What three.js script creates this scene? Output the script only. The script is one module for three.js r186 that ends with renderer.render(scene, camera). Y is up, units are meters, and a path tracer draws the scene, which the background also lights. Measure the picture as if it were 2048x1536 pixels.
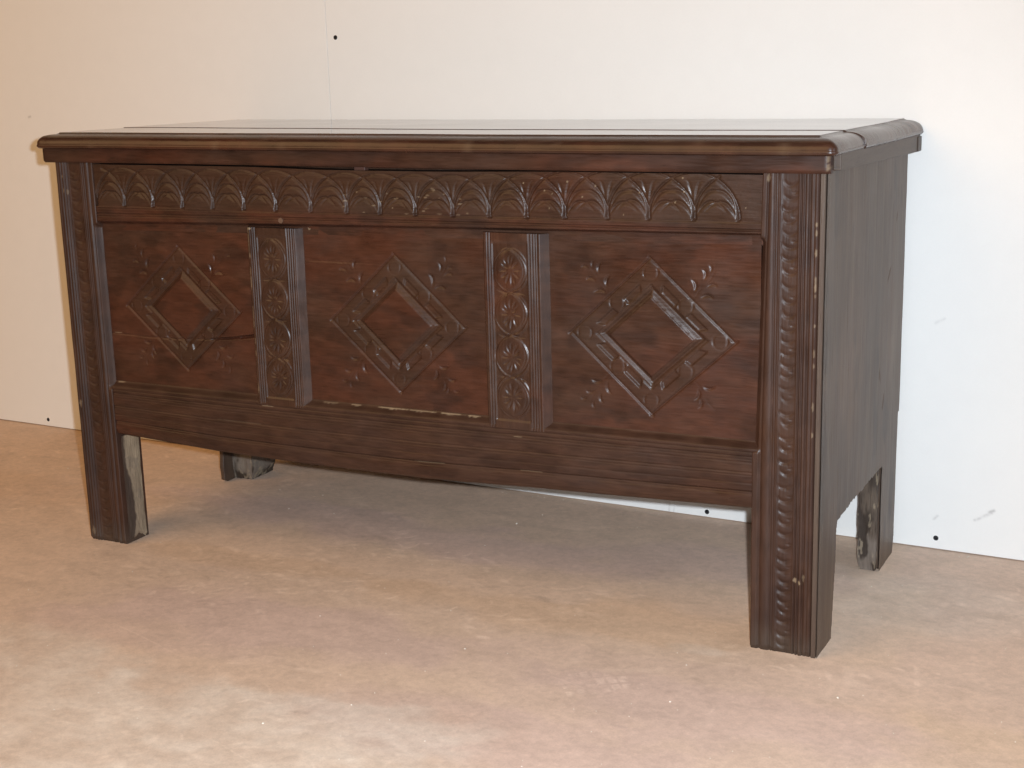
import * as THREE from 'three';
import { RectAreaLightUniformsLib } from 'three/addons/lights/RectAreaLightUniformsLib.js';
import { mergeGeometries } from 'three/addons/utils/BufferGeometryUtils.js';
import { RoundedBoxGeometry } from 'three/addons/geometries/RoundedBoxGeometry.js';

// ---------------------------------------------------------------- camera, light, exposure
const scene = new THREE.Scene();
scene.background = new THREE.Color(0x000000);
const FOCAL = 2899.6;                                        // pixels of the 2048 x 1536 photograph
const camera = new THREE.PerspectiveCamera(2 * Math.atan(768 / FOCAL) * 180 / Math.PI, 4 / 3, 0.05, 60);
const EYE = new THREE.Vector3(1.9107, 0.8732, 1.9429);
const [YAW, PITCH, ROLL] = [0.47292, -0.22863, -0.02683];
{
  const cy = Math.cos(YAW), sy = Math.sin(YAW), cp = Math.cos(PITCH), sp = Math.sin(PITCH), cr = Math.cos(ROLL), sr = Math.sin(ROLL);
  const ry = [[cy, 0, -sy], [0, 1, 0], [sy, 0, cy]];
  const rx = [[1, 0, 0], [0, cp, sp], [0, -sp, cp]];
  const rz = [[cr, sr, 0], [-sr, cr, 0], [0, 0, 1]];
  const mul = (a, b) => a.map(r => [0, 1, 2].map(j => r[0] * b[0][j] + r[1] * b[1][j] + r[2] * b[2][j]));
  const R = mul(rz, mul(rx, ry));
  camera.matrixAutoUpdate = true;
  camera.position.copy(EYE);
  camera.quaternion.setFromRotationMatrix(new THREE.Matrix4().makeBasis(new THREE.Vector3(...R[0]), new THREE.Vector3(...R[1]), new THREE.Vector3(...R[2])));
  camera.updateMatrixWorld(true);
}
const RIGHT = new THREE.Vector3().setFromMatrixColumn(camera.matrixWorld, 0);
const UPV = new THREE.Vector3().setFromMatrixColumn(camera.matrixWorld, 1);
const BACK = new THREE.Vector3().setFromMatrixColumn(camera.matrixWorld, 2);
const ray = (px, py) => new THREE.Vector3().addScaledVector(RIGHT, (px - 1024) / FOCAL).addScaledVector(UPV, (768 - py) / FOCAL).sub(BACK).normalize();
const floorAt = (px, py) => { const d = ray(px, py); return EYE.clone().addScaledVector(d, -EYE.y / d.y); };

RectAreaLightUniformsLib.init();
// the camera's own flash, up and to the side of the lens
const flash = new THREE.SpotLight(new THREE.Color().setRGB(0.81, 0.905, 1.0), 21, 0, 0.78, 0.9, 2);
flash.position.copy(EYE).addScaledVector(RIGHT, 0.042).addScaledVector(UPV, 0.025).addScaledVector(BACK, -0.02);
flash.shadow.radius = 0.6; flash.castShadow = true; flash.shadow.mapSize.set(2048, 2048);
flash.target.position.copy(EYE).addScaledVector(BACK, -2.6).addScaledVector(UPV, -0.12); scene.add(flash, flash.target);
// unseen warm lamplight, out of view high up, sized to light floor and wall softly
const unseenLamp = new THREE.RectAreaLight(new THREE.Color().setRGB(1.0, 0.61, 0.28), 2.1, 4.4, 3.4);
unseenLamp.position.set(-1.0, 2.75, 2.9); unseenLamp.lookAt(0.3, 0.0, 0.3);
scene.add(unseenLamp);
// unseen cool light, out of view, placed to light the chest's right-facing edges
const unseenCoolLight = new THREE.RectAreaLight(new THREE.Color().setRGB(0.74, 0.87, 1.0), 3.0, 1.4, 1.9);
unseenCoolLight.position.set(4.3, 0.97, 1.0); unseenCoolLight.lookAt(0.9, 0.5, 0.1);
scene.add(unseenCoolLight);

const renderer = new THREE.WebGLRenderer({ antialias: true });
renderer.setSize(1024, 768);
renderer.toneMapping = THREE.LinearToneMapping;
renderer.toneMappingExposure = 1.0;
renderer.shadowMap.enabled = true;

// ---------------------------------------------------------------- helpers
let seed = 20240611;
const rnd = () => { seed |= 0; seed = seed + 0x6D2B79F5 | 0; let t = Math.imul(seed ^ seed >>> 15, 1 | seed); t = t + Math.imul(t ^ t >>> 7, 61 | t) ^ t; return ((t ^ t >>> 14) >>> 0) / 4294967296; };
const rr = (a, b) => a + (b - a) * rnd();
const lerp = (a, b, t) => a + (b - a) * t;
const clamp = (x, a = 0, b = 1) => Math.min(b, Math.max(a, x));
const ss = (a, b, x) => { const t = clamp((x - a) / (b - a)); return t * t * (3 - 2 * t); };
const mix3 = (a, b, t) => [lerp(a[0], b[0], t), lerp(a[1], b[1], t), lerp(a[2], b[2], t)];
const hash = (x, y, s = 0) => { let h = Math.imul(x, 374761393) + Math.imul(y, 668265263) + Math.imul(s, 1274126177) | 0; h = Math.imul(h ^ h >>> 13, 1274126177); h ^= h >>> 16; return (h >>> 0) / 4294967296; };
function vn(x, y, s = 0, px = 0, py = 0) {                    // value noise 0..1; px, py: period in cells
  const xi = Math.floor(x), yi = Math.floor(y), fx = x - xi, fy = y - yi;
  const u = fx * fx * fx * (fx * (fx * 6 - 15) + 10), v = fy * fy * fy * (fy * (fy * 6 - 15) + 10);
  const m = (a, p) => p ? ((a % p) + p) % p : a;
  const x0 = m(xi, px), x1 = m(xi + 1, px), y0 = m(yi, py), y1 = m(yi + 1, py);
  return lerp(lerp(hash(x0, y0, s), hash(x1, y0, s), u), lerp(hash(x0, y1, s), hash(x1, y1, s), u), v);
}
function fbm(x, y, o = 4, s = 0, px = 0, py = 0) { let a = 0.5, t = 0, n = 0; for (let i = 0; i < o; i++) { t += a * vn(x, y, s + i * 17, px, py); n += a; x *= 2; y *= 2; px *= 2; py *= 2; a *= 0.5; } return t / n; }
const enc = c => Math.round(255 * clamp(c <= 0.0031308 ? 12.92 * c : 1.055 * Math.pow(c, 1 / 2.4) - 0.055));
function tex(w, h, f, srgb = true, wrap = THREE.RepeatWrapping) {
  const d = new Uint8Array(w * h * 4);
  for (let j = 0, k = 0; j < h; j++) for (let i = 0; i < w; i++, k += 4) {
    const c = f(i, j); d[k] = srgb ? enc(c[0]) : 255 * clamp(c[0]); d[k + 1] = srgb ? enc(c[1]) : 255 * clamp(c[1]); d[k + 2] = srgb ? enc(c[2]) : 255 * clamp(c[2]); d[k + 3] = 255;
  }
  const t = new THREE.DataTexture(d, w, h, THREE.RGBAFormat);
  t.wrapS = t.wrapT = wrap; t.magFilter = THREE.LinearFilter; t.minFilter = THREE.LinearMipmapLinearFilter; t.generateMipmaps = true;
  if (srgb) t.colorSpace = THREE.SRGBColorSpace;
  t.needsUpdate = true; return t;
}
const taken = new Map();
function numbered(n) { const k = taken.get(n) || 0; taken.set(n, k + 1); return k ? n + '_' + String(k).padStart(3, '0') : n; }
function mesh(name, geometry, material, parent, label) {
  const m = new THREE.Mesh(geometry, material); m.name = name; m.castShadow = m.receiveShadow = true;
  if (label) m.userData.label = label;
  parent.add(m); return m;
}

// ---------------------------------------------------------------- surfaces
// oak: grain along u, 0.5 m a tile; the tone itself comes from the vertex colours
const grainV = (i, j) => {
  const u = i / 1024, v = j / 1024;
  const warp = 0.9 * fbm(u * 3, v * 5, 3, 5, 3, 5);
  const fine = vn(u * 22, v * 300 + warp * 10, 11, 22, 0), band = fbm(u * 3 + warp * 0.4, v * 26 + warp * 4, 3, 21, 0, 0);
  const pore = Math.pow(vn(u * 46, v * 420, 31, 46, 420), 5);
  return [fine, band, pore];
};
const NG = 1024, gF = new Float32Array(NG * NG), gB = new Float32Array(NG * NG), gP = new Float32Array(NG * NG);
for (let j = 0; j < NG; j++) for (let i = 0; i < NG; i++) { const g = grainV(i, j); gF[j * NG + i] = g[0]; gB[j * NG + i] = g[1]; gP[j * NG + i] = g[2]; }
const woodMap = tex(NG, NG, (i, j) => { const k = j * NG + i, v = clamp(0.7 + 0.12 * (gF[k] - 0.5) + 0.2 * (gB[k] - 0.5) - 0.16 * gP[k], 0.15, 1); return [v, v * (0.97 + 0.06 * (gB[k] - 0.5)), v * 0.97]; });
const woodBump = tex(NG, NG, (i, j) => { const k = j * NG + i, v = clamp(0.6 + 0.35 * (gF[k] - 0.5) + 0.2 * (gB[k] - 0.5) - 0.6 * gP[k]); return [v, v, v]; }, false);
const woodRough = tex(512, 512, (i, j) => { const u = i / 512, v = j / 512; const n = fbm(u * 5, v * 9, 4, 77, 5, 9), f = gF[(j * 2 % NG) * NG + i * 2 % NG]; const r = clamp(0.62 + 0.55 * (n - 0.5) + 0.22 * (f - 0.5), 0.3, 1); return [r, r, r]; }, false);
const wood = (rough, bump, spec = 1) => new THREE.MeshPhysicalMaterial({ color: 0xffffff, vertexColors: true, map: woodMap, bumpMap: woodBump, bumpScale: bump, roughness: rough, roughnessMap: woodRough, metalness: 0, specularIntensity: spec, side: THREE.DoubleSide });
const M = {
  edge: wood(0.42, 0.00004, 0.9),
  polished: wood(0.74, 0.00018, 0.55),
  stile: wood(0.8, 0.0002, 0.65),
  panel: wood(0.64, 0.00005, 0.65),
  muntin: wood(0.55, 0.00012, 0.9),
  lid: wood(0.11, 0.00001),
  side: wood(0.8, 0.0003, 0.6),
  raw: wood(0.95, 0.0009, 0.5),
};
M.lid.ior = 1.75; M.side.roughnessMap = null; M.side.roughness = 0.5; M.side.specularIntensity = 0.95; M.side.bumpScale = 0.0003;
const RED = [0.080, 0.0285, 0.0155], DULL = [0.061, 0.0285, 0.0172], DARK = [0.037, 0.0165, 0.0105], WAX = [0.058, 0.031, 0.0188], PALE = [0.36, 0.27, 0.17];
// patina: reddish polish, rubbed and dulled in irregular cloudy patches
function patina(x, y, s = 0, dull = 0.5) {
  const n = fbm(x * 7 + 3.1 * s, y * 9 + 1.7 * s, 4, 40 + s), m = fbm(x * 22 + s, y * 30, 3, 90 + s);
  let c = mix3(RED, DULL, ss(0.3, 0.72, n + (dull - 0.5)));
  c = mix3(c, DARK, 0.6 * ss(0.48, 0.75, m));
  const k = 0.8 + 0.45 * fbm(x * 60, y * 90, 2, 60 + s);
  return [c[0] * k, c[1] * k, c[2] * k];
}

// ---------------------------------------------------------------- carved boards: a relief grid with sides and a back
class Relief {
  constructor(x0, x1, y0, y1, cell) {
    Object.assign(this, { x0, x1, y0, y1 });
    this.nx = Math.max(2, Math.round((x1 - x0) / cell)); this.ny = Math.max(2, Math.round((y1 - y0) / cell));
    this.dx = (x1 - x0) / this.nx; this.dy = (y1 - y0) / this.ny;
    this.base = new Float32Array((this.nx + 1) * (this.ny + 1)); this.cut = new Float32Array(this.base.length); this.pale = new Float32Array(this.base.length);
  }
  each(f) { for (let j = 0; j <= this.ny; j++) for (let i = 0; i <= this.nx; i++) f(j * (this.nx + 1) + i, this.x0 + i * this.dx, this.y0 + j * this.dy); return this; }
  near(x, y, r, f) {
    const i0 = Math.max(0, Math.floor((x - r - this.x0) / this.dx)), i1 = Math.min(this.nx, Math.ceil((x + r - this.x0) / this.dx));
    const j0 = Math.max(0, Math.floor((y - r - this.y0) / this.dy)), j1 = Math.min(this.ny, Math.ceil((y + r - this.y0) / this.dy));
    for (let j = j0; j <= j1; j++) for (let i = i0; i <= i1; i++) f(j * (this.nx + 1) + i, this.x0 + i * this.dx, this.y0 + j * this.dy);
  }
  // a gouge along a quadratic curve: width and depth swell between the ends; skew moves the deepest line to one side
  gouge(p0, p1, p2, w, d, { skew = 0, taper = 0.7, keep = 0 } = {}) {
    const L = Math.hypot(p1[0] - p0[0], p1[1] - p0[1]) + Math.hypot(p2[0] - p1[0], p2[1] - p1[1]), n = Math.max(4, Math.ceil(L / (this.dx * 0.5)));
    for (let k = 0; k <= n; k++) {
      const t = k / n, a = (1 - t) * (1 - t), b = 2 * t * (1 - t), c = t * t;
      const x = a * p0[0] + b * p1[0] + c * p2[0], y = a * p0[1] + b * p1[1] + c * p2[1];
      let tx = 2 * (1 - t) * (p1[0] - p0[0]) + 2 * t * (p2[0] - p1[0]), ty = 2 * (1 - t) * (p1[1] - p0[1]) + 2 * t * (p2[1] - p1[1]); const tl = Math.hypot(tx, ty) || 1; tx /= tl; ty /= tl;
      const e = Math.max(keep, Math.pow(Math.sin(Math.PI * clamp(t, 0.02, 0.98)), taper)), hw = w * 0.5 * e, dd = d * Math.max(keep, e);
      this.near(x, y, hw + this.dx, (q, gx, gy) => {
        const along = (gx - x) * tx + (gy - y) * ty; if (Math.abs(along) > this.dx * 0.9) return;
        const s = ((gx - x) * -ty + (gy - y) * tx) / hw; if (s <= -1 || s >= 1) return;
        const v = s < skew ? (s + 1) / (skew + 1) : (1 - s) / (1 - skew);
        this.cut[q] = Math.max(this.cut[q], dd * Math.min(1, v * 1.15) * (0.6 + 0.4 * v));
      });
    }
  }
  line(p0, p1, w, d, o = {}) { this.gouge(p0, [(p0[0] + p1[0]) / 2, (p0[1] + p1[1]) / 2], p1, w, d, { keep: 0.85, ...o }); }
  poly(pts, w, d, o = {}) { for (let i = 0; i + 1 < pts.length; i++) this.line(pts[i], pts[i + 1], w, d, o); }
  ring(cx, cy, rx, ry, w, d, o = {}, a0 = 0, a1 = Math.PI * 2) {
    const n = 20; for (let i = 0; i < n; i++) {
      const A = lerp(a0, a1, i / n), B = lerp(a0, a1, (i + 1) / n), C = (A + B) / 2, k = 1 / Math.cos((B - A) / 2);
      this.gouge([cx + rx * Math.cos(A), cy + ry * Math.sin(A)], [cx + rx * k * Math.cos(C), cy + ry * k * Math.sin(C)], [cx + rx * Math.cos(B), cy + ry * Math.sin(B)], w, d, { keep: 1, ...o });
    }
  }
  // worn bare spots
  chip(x, y, rx, ry, a = 1, cutd = 0) { this.near(x, y, Math.max(rx, ry) * 1.3, (q, gx, gy) => { const r = Math.hypot((gx - x) / rx, (gy - y) / ry) + 0.5 * (vn(gx * 260, gy * 260, 7) - 0.5); const v = a * (1 - ss(0.7, 1.05, r)); if (v > this.pale[q]) this.pale[q] = v; if (cutd) this.cut[q] = Math.max(this.cut[q], cutd * (1 - ss(0.6, 1.05, r))); }); }
  build(zf, thick, { col, along = 'x', shape = null, uvo = 0, wob = 0.0005, paleCol = PALE, mask = null, smooth = false, passes = 1 } = {}) {
    const { nx, ny } = this, n1 = nx + 1, N = n1 * (ny + 1), pos = [], uv = [], color = [], idx = [];
    const P = (q, x, y) => shape ? shape(x, y) : [x, y];
    const h = new Float32Array(N);
    for (let pass = 0; pass < passes; pass++) {                      // hands and polish have rounded every cut
      const c = this.cut.slice(), bs = smooth ? this.base.slice() : null;
      for (let j = 1; j < ny; j++) for (let i = 1; i < nx; i++) { const q = j * n1 + i; if (bs) this.base[q] = (bs[q] * 4 + 2 * (bs[q - 1] + bs[q + 1] + bs[q - n1] + bs[q + n1]) + bs[q - n1 - 1] + bs[q - n1 + 1] + bs[q + n1 - 1] + bs[q + n1 + 1]) / 16; this.cut[q] = (c[q] * 4 + 2 * (c[q - 1] + c[q + 1] + c[q - n1] + c[q + n1]) + c[q - n1 - 1] + c[q - n1 + 1] + c[q + n1 - 1] + c[q + n1 + 1]) / 16; }
    }
    this.each((q, x, y) => { h[q] = this.base[q] - this.cut[q] + wob * (fbm(x * 18 + uvo, y * 18, 2, 3) - 0.5) * 2; });
    const put = (x, y, z, c, uu, vv) => { pos.push(x, y, z); uv.push(uu, vv); color.push(...c); return pos.length / 3 - 1; };
    const UV = (x, y) => along === 'x' ? [x * 2 + uvo, y * 2 + uvo * 0.37] : [y * 2 + uvo, x * 2 + uvo * 0.37];
    const colAt = (q, x, y) => { let c = col(x, y, h[q]); if (this.pale[q] > 0) c = mix3(c, paleCol, this.pale[q]); return c; };
    this.each((q, x, y) => { const p = P(q, x, y); put(p[0], p[1], zf + h[q], colAt(q, x, y), ...UV(x, y)); });
    for (let j = 0; j < ny; j++) for (let i = 0; i < nx; i++) { const a = j * n1 + i, b = a + 1, c = a + n1, d = c + 1; if (mask && !mask(this.x0 + (i + 0.5) * this.dx, this.y0 + (j + 0.5) * this.dy)) continue; idx.push(a, b, d, a, d, c); }
    // edges and back
    const zb = zf - thick;
    const side = (list) => {
      const s = [];
      for (const q of list) { const x = this.x0 + (q % n1) * this.dx, y = this.y0 + Math.floor(q / n1) * this.dy, p = P(q, x, y), c = colAt(q, x, y);
        const f = put(p[0], p[1], zf + h[q], c, ...UV(x, y)), b = put(p[0], p[1], zb, c, UV(x, y)[0] + (along === 'x' ? 0 : 0), UV(x, y)[1] + thick * 2); s.push([f, b]); }
      for (let k = 0; k + 1 < s.length; k++) idx.push(s[k][0], s[k][1], s[k + 1][1], s[k][0], s[k + 1][1], s[k + 1][0]);
    };
    const range = (n, f) => Array.from({ length: n }, (_, i) => f(i));
    if (!mask) { side(range(nx + 1, i => i)); side(range(ny + 1, j => j * n1 + nx)); side(range(nx + 1, i => ny * n1 + nx - i)); side(range(ny + 1, j => (ny - j) * n1));
    const cn = [0, nx, ny * n1 + nx, ny * n1].map(q => { const x = this.x0 + (q % n1) * this.dx, y = this.y0 + Math.floor(q / n1) * this.dy, p = P(q, x, y); return put(p[0], p[1], zb, col(x, y, 0), ...UV(x, y)); });
    idx.push(cn[0], cn[2], cn[1], cn[0], cn[3], cn[2]); }
    const g = new THREE.BufferGeometry();
    g.setAttribute('position', new THREE.Float32BufferAttribute(pos, 3)); g.setAttribute('uv', new THREE.Float32BufferAttribute(uv, 2)); g.setAttribute('color', new THREE.Float32BufferAttribute(color, 3));
    g.setIndex(idx); g.computeVertexNormals(); return g;
  }
}

// ---------------------------------------------------------------- the setting: floor and plasterboard wall
// floor: pale screed, dusty, rubbed in strokes; one tile of the texture covers 3 x 1.5 m
const FX0 = -1.0, FZ0 = -0.62, FW = 3.0, FH = 1.5, fw = 2048, fh = 1024;
{
  const A = new Float32Array(fw * fh), B = new Float32Array(fw * fh), G = new Float32Array(fw * fh);   // light dust, pink, grey
  const toI = (x, z) => [(x - FX0) / FW * fw, (z - FZ0) / FH * fh];
  const blot = (arr, px, py, rx, rz, a) => { const p = floorAt(px, py), [ci, cj] = toI(p.x, p.z), ri = rx / FW * fw, rj = rz / FH * fh;
    for (let j = Math.max(0, Math.floor(cj - rj * 1.6)); j < Math.min(fh, cj + rj * 1.6); j++) for (let i = Math.max(0, Math.floor(ci - ri * 1.6)); i < Math.min(fw, ci + ri * 1.6); i++) {
      const r = Math.hypot((i - ci) / ri, (j - cj) / rj) + 1.1 * (fbm(i * 0.012, j * 0.016, 4, 55) - 0.5); arr[j * fw + i] += a * (1 - ss(0.45, 1.15, r)); } };
  blot(G, 110, 1480, 0.55, 0.26, 0.9); blot(G, 430, 1440, 0.32, 0.14, 0.7); blot(G, 700, 1480, 0.2, 0.1, 0.6); blot(G, 1760, 1190, 0.24, 0.12, 0.4); blot(G, 60, 1300, 0.25, 0.08, 0.5); blot(G, 1400, 1300, 0.05, 0.02, 0.5);
  blot(B, 620, 1260, 0.34, 0.1, 0.9); blot(B, 330, 1270, 0.3, 0.07, 0.6); blot(B, 900, 1080, 0.5, 0.09, 1); blot(B, 1350, 1120, 0.3, 0.1, 0.8); blot(B, 1000, 1480, 0.34, 0.1, 0.8); blot(B, 1500, 1440, 0.3, 0.1, 0.6); blot(B, 540, 1010, 0.25, 0.06, 0.8);
  blot(A, 1050, 1220, 0.4, 0.07, 0.9); blot(A, 1350, 1250, 0.3, 0.08, 0.9); blot(A, 560, 1130, 0.35, 0.05, 0.7); blot(A, 90, 980, 0.35, 0.09, 0.7); blot(A, 1950, 1480, 0.3, 0.12, 0.6); blot(A, 860, 1440, 0.14, 0.04, 0.5);
  // wiped strokes
  const stroke = (i0, j0, ang, len, bend, w, a, arr) => {
    const n = Math.ceil(len * 1.5); let x = i0, y = j0, t = ang;
    for (let k = 0; k < n; k++) { const f = Math.sin(Math.PI * k / n); x += Math.cos(t) * len / n; y += Math.sin(t) * len / n; t += bend / n;
      const r = w * (0.4 + 0.6 * f);
      for (let jj = Math.floor(y - r); jj <= y + r; jj++) for (let ii = Math.floor(x - r); ii <= x + r; ii++) { if (ii < 0 || jj < 0 || ii >= fw || jj >= fh) continue; const q = jj * fw + ii; const d = Math.hypot(ii - x, jj - y) / r; if (d < 1) arr[q] = Math.max(arr[q], a * f * (1 - d * d) * (0.5 + hash(ii, jj, 3) * 0.5)); } }
  };
  const S = new Float32Array(fw * fh), K = new Float32Array(fw * fh);
  for (let k = 0; k < 3600; k++) { const i = rnd() * fw, j = rnd() * fh, cl = fbm(i * 0.006, j * 0.008, 3, 8); if (cl < 0.42) continue; stroke(i, j, rr(-0.5, 0.5) + (rnd() < 0.3 ? rr(-1, 1) : 0), rr(6, 44), rr(-2, 2), rr(1.5, 8), rr(0.2, 0.7) * ss(0.4, 0.62, cl), rnd() < 0.6 ? S : K); }
  for (const [px, py, n] of [[860, 1105, 26], [620, 1160, 22], [420, 1180, 18], [880, 1230, 16], [330, 1010, 12], [1700, 1330, 14]]) { const p = floorAt(px, py), [i, j] = toI(p.x, p.z); for (let k = 0; k < n; k++) stroke(i + rr(-90, 90), j + rr(-34, 34), rr(-0.9, 0.9), rr(8, 30), rr(-2, 2), rr(2, 5.5), rr(0.4, 0.95), S); }
  for (let k = 0; k < 26; k++) stroke(rnd() * fw, rnd() * fh, rr(-0.9, 0.5), rr(60, 260), rr(-0.3, 0.3), 1.1, rr(0.3, 0.6), S);
  // the dusty print of a ribbed shoe sole
  { const c = floorAt(1200, 1362), [ci, cj] = toI(c.x, c.z), ux = floorAt(1290, 1352).sub(c), ul = Math.hypot(ux.x, ux.z), ex = ux.x / ul, ez = ux.z / ul;
    for (let a = -3; a <= 3; a++) for (let b = -1; b <= 1; b++) { if (rnd() < 0.12) continue; for (let jj = -12; jj <= 12; jj++) for (let ii = -6; ii <= 6; ii++) {
      const lx = (a * 0.0165 + ii * 0.0011), lz = (b * 0.026 + jj * 0.0009) + 0.004 * a * a * 0.18; const x = c.x + lx * ex - lz * ez, z = c.z + lx * ez + lz * ex; const [i, j] = toI(x, z); const q = Math.round(j) * fw + Math.round(i); if (Math.abs(lx - a * 0.0165) < 0.0062 && Math.abs(lz - b * 0.026) < 0.0105) S[q] = Math.max(S[q], 0.75 * ss(0.2, 0.8, vn(i * 0.12, j * 0.12, 71)) * (0.4 + 0.6 * vn(i * 0.5, j * 0.5, 72)) * (b === -1 ? 0.5 : 1)); } } }
  var floorMap = tex(fw, fh, (i, j) => {
    const x = i / fw * FW, z = j / fh * FH, q = j * fw + i;
    const wx = fbm(x * 3, z * 3, 3, 12) - 0.5, wz = fbm(x * 3, z * 3, 3, 13) - 0.5;
    const big = fbm(x * 2.2 + wx, z * 3.4 + wz, 4, 14), mid = fbm(x * 22 + wx * 3, z * 34 + wz * 3, 4, 15), fine = fbm(x * 120, z * 140, 3, 16), g = hash(i, j, 9);
    let c = [0.65, 0.48, 0.362]; c = mix3(c, [0.62, 0.425, 0.28], clamp(A[q]) * 0.55);
    c = mix3(c, [0.61, 0.445, 0.378], clamp(B[q] + 0.4 * ss(0.5, 0.68, big)) * 0.7);
    c = mix3(c, [0.71, 0.635, 0.55], clamp(G[q]) * (0.2 + 0.5 * mid));
    let v = 1 + 0.2 * (mid - 0.5) + 0.2 * (fine - 0.5) + 0.12 * (g - 0.5) + 0.22 * S[q] - 0.18 * K[q];
    c = mix3(c, [0.74, 0.63, 0.53], 0.2 * S[q]);
    return [c[0] * v, c[1] * v, c[2] * v];
  }, true, THREE.MirroredRepeatWrapping);
}
const floorMat = new THREE.MeshPhysicalMaterial({ map: floorMap, bumpMap: floorMap, bumpScale: 0.0004, roughness: 0.75, specularIntensity: 0.5 });
{
  const g = new THREE.PlaneGeometry(9, 7, 1, 1); g.rotateX(-Math.PI / 2); g.translate(1.2, 0, 2.6);
  const p = g.attributes.position, u = g.attributes.uv; for (let i = 0; i < p.count; i++) u.setXY(i, (p.getX(i) - FX0) / FW, (p.getZ(i) - FZ0) / FH);
  const f = mesh('floor', g, floorMat, scene, 'dusty pinkish tan screed floor with rubbed strokes'); f.userData.kind = 'structure';
}
// wall: two sheets of white plasterboard with an open joint, screwed on; its line turns 2 degrees from the chest's
const wall = new THREE.Group(); wall.name = 'wall'; scene.add(wall);
wall.userData = { label: 'white plasterboard wall of two sheets with dark screw heads', kind: 'structure' };
wall.position.set(0.7, 0, -0.546); wall.rotation.y = -0.03498;
const WX0 = -1.9, WY0 = -0.05, WW = 3.2, WH = 1.6;
{
  const marks = [];   // scuffs: [t, y, dx, dy, width, grey]
  const wallMap = tex(2048, 1024, (i, j) => {
    const x = i / 2048 * WW, y = j / 1024 * WH, n = fbm(x * 2.5, y * 2.5, 4, 33), f = fbm(x * 40, y * 40, 3, 34), g = hash(i, j, 35);
    const v = 1 + 0.035 * (n - 0.5) + 0.02 * (f - 0.5) + 0.012 * (g - 0.5);
    const t = x + WX0, h = y + WY0; let k = 0, l = 0;
    const streak = (x0, y0, x1, y1, w, a) => { const dx = x1 - x0, dy = y1 - y0, s = clamp(((t - x0) * dx + (h - y0) * dy) / (dx * dx + dy * dy)), d = Math.hypot(t - x0 - s * dx, h - y0 - s * dy); if (d < w) k = Math.max(k, a * (1 - d / w) * (0.3 + 0.7 * vn(i * 0.5, j * 0.5, 36))); };
    streak(0.835, 0.062, 0.862, 0.078, 0.004, 0.5); streak(0.858, 0.079, 0.866, 0.083, 0.004, 0.7); streak(0.766, 0.055, 0.772, 0.061, 0.0035, 0.5); streak(0.608, 0.052, 0.611, 0.054, 0.003, 0.5);
    streak(0.755, 0.40, 0.77, 0.408, 0.004, 0.2); streak(-1.324, 0.742, -1.318, 0.744, 0.004, 0.7); streak(0.27, 0.001, 0.272, 0.02, 0.003, 0.4); streak(0.28, 0.001, 0.281, 0.018, 0.002, 0.35);
    const c = [0.80 * v, 0.783 * v, 0.752 * v];
    return mix3(c, [0.25, 0.23, 0.22], k);
  }, true, THREE.MirroredRepeatWrapping);
  const mat = new THREE.MeshPhysicalMaterial({ map: wallMap, roughness: 0.82, specularIntensity: 0.35 });
  const SEAM = -0.468;
  for (const [a, b] of [[-4.2, SEAM - 0.0003], [SEAM + 0.0003, 4.2]]) {
    const g = new RoundedBoxGeometry(b - a, 2.6, 0.0125, 2, 0.0006); g.translate((a + b) / 2, 1.302, -0.00625);
    const p = g.attributes.position, u = g.attributes.uv; for (let i = 0; i < p.count; i++) u.setXY(i, (p.getX(i) - WX0) / WW, (p.getY(i) - WY0) / WH);
    mesh('plasterboard', g, mat, wall);
  }
  const batten = new THREE.BoxGeometry(0.12, 2.6, 0.02); batten.translate(SEAM, 1.302, -0.026);
  mesh('stud', batten, new THREE.MeshStandardMaterial({ color: new THREE.Color().setRGB(0.4, 0.3, 0.2), roughness: 0.9 }), wall);
  // black bugle-head screws, each sunk a little into the paper
  const prof = [[0, -0.006], [0.0022, -0.006], [0.0045, -0.0002], [0.0045, 0.0003], [0.0038, 0.0006], [0.0012, 0.0003], [0, -0.0008]].map(p => new THREE.Vector2(...p));
  const sg = new THREE.LatheGeometry(prof, 20); sg.rotateX(Math.PI / 2);
  const sm = new THREE.MeshStandardMaterial({ color: new THREE.Color().setRGB(0.03, 0.03, 0.033), roughness: 0.5, metalness: 0.6, side: THREE.DoubleSide });
  const cross = [0, Math.PI / 2].map(a => { const b = new THREE.BoxGeometry(0.0042, 0.0009, 0.0004); b.rotateZ(a + 0.4); b.translate(0, 0, 0.0005); return b; });
  for (const [t, y] of [[-0.4468, 0.900], [-1.3593, 0.0177], [0.3481, 0.0119], [0.7716, 0.0213]]) { const s = mesh('screw', sg, sm, wall); s.position.set(t, y, 0.0001); s.rotation.z = t * 9; const c = mesh('drive_recess', mergeGeometries(cross), new THREE.MeshStandardMaterial({ color: 0x050505, roughness: 1 }), s); }
}

// ---------------------------------------------------------------- the chest
const chest = new THREE.Group(); chest.name = 'carved_chest'; scene.add(chest);
chest.userData = { label: 'dark carved oak panelled chest standing on dusty floor against white plasterboard wall', category: 'chest' };
const ORIGIN = new THREE.Vector3(0.72, 0, -0.24); chest.position.copy(ORIGIN);
const put = (name, g, m, parent = chest, label) => { g.translate(-ORIGIN.x, -ORIGIN.y, -ORIGIN.z); return mesh(name, g, m, parent, label); };
const X0 = 0.034, X1 = 1.4075, ZF = 0.015, ZB = -0.492, TOP = 0.694;
const CELL = 0.0012;
const pBot = x => 0.306 + 0.006 * (x - 0.12) / 1.19, pTop = x => 0.579 + 0.0165 * (x - 0.12) / 1.19;   // where the panels meet the rails' chamfers

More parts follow.
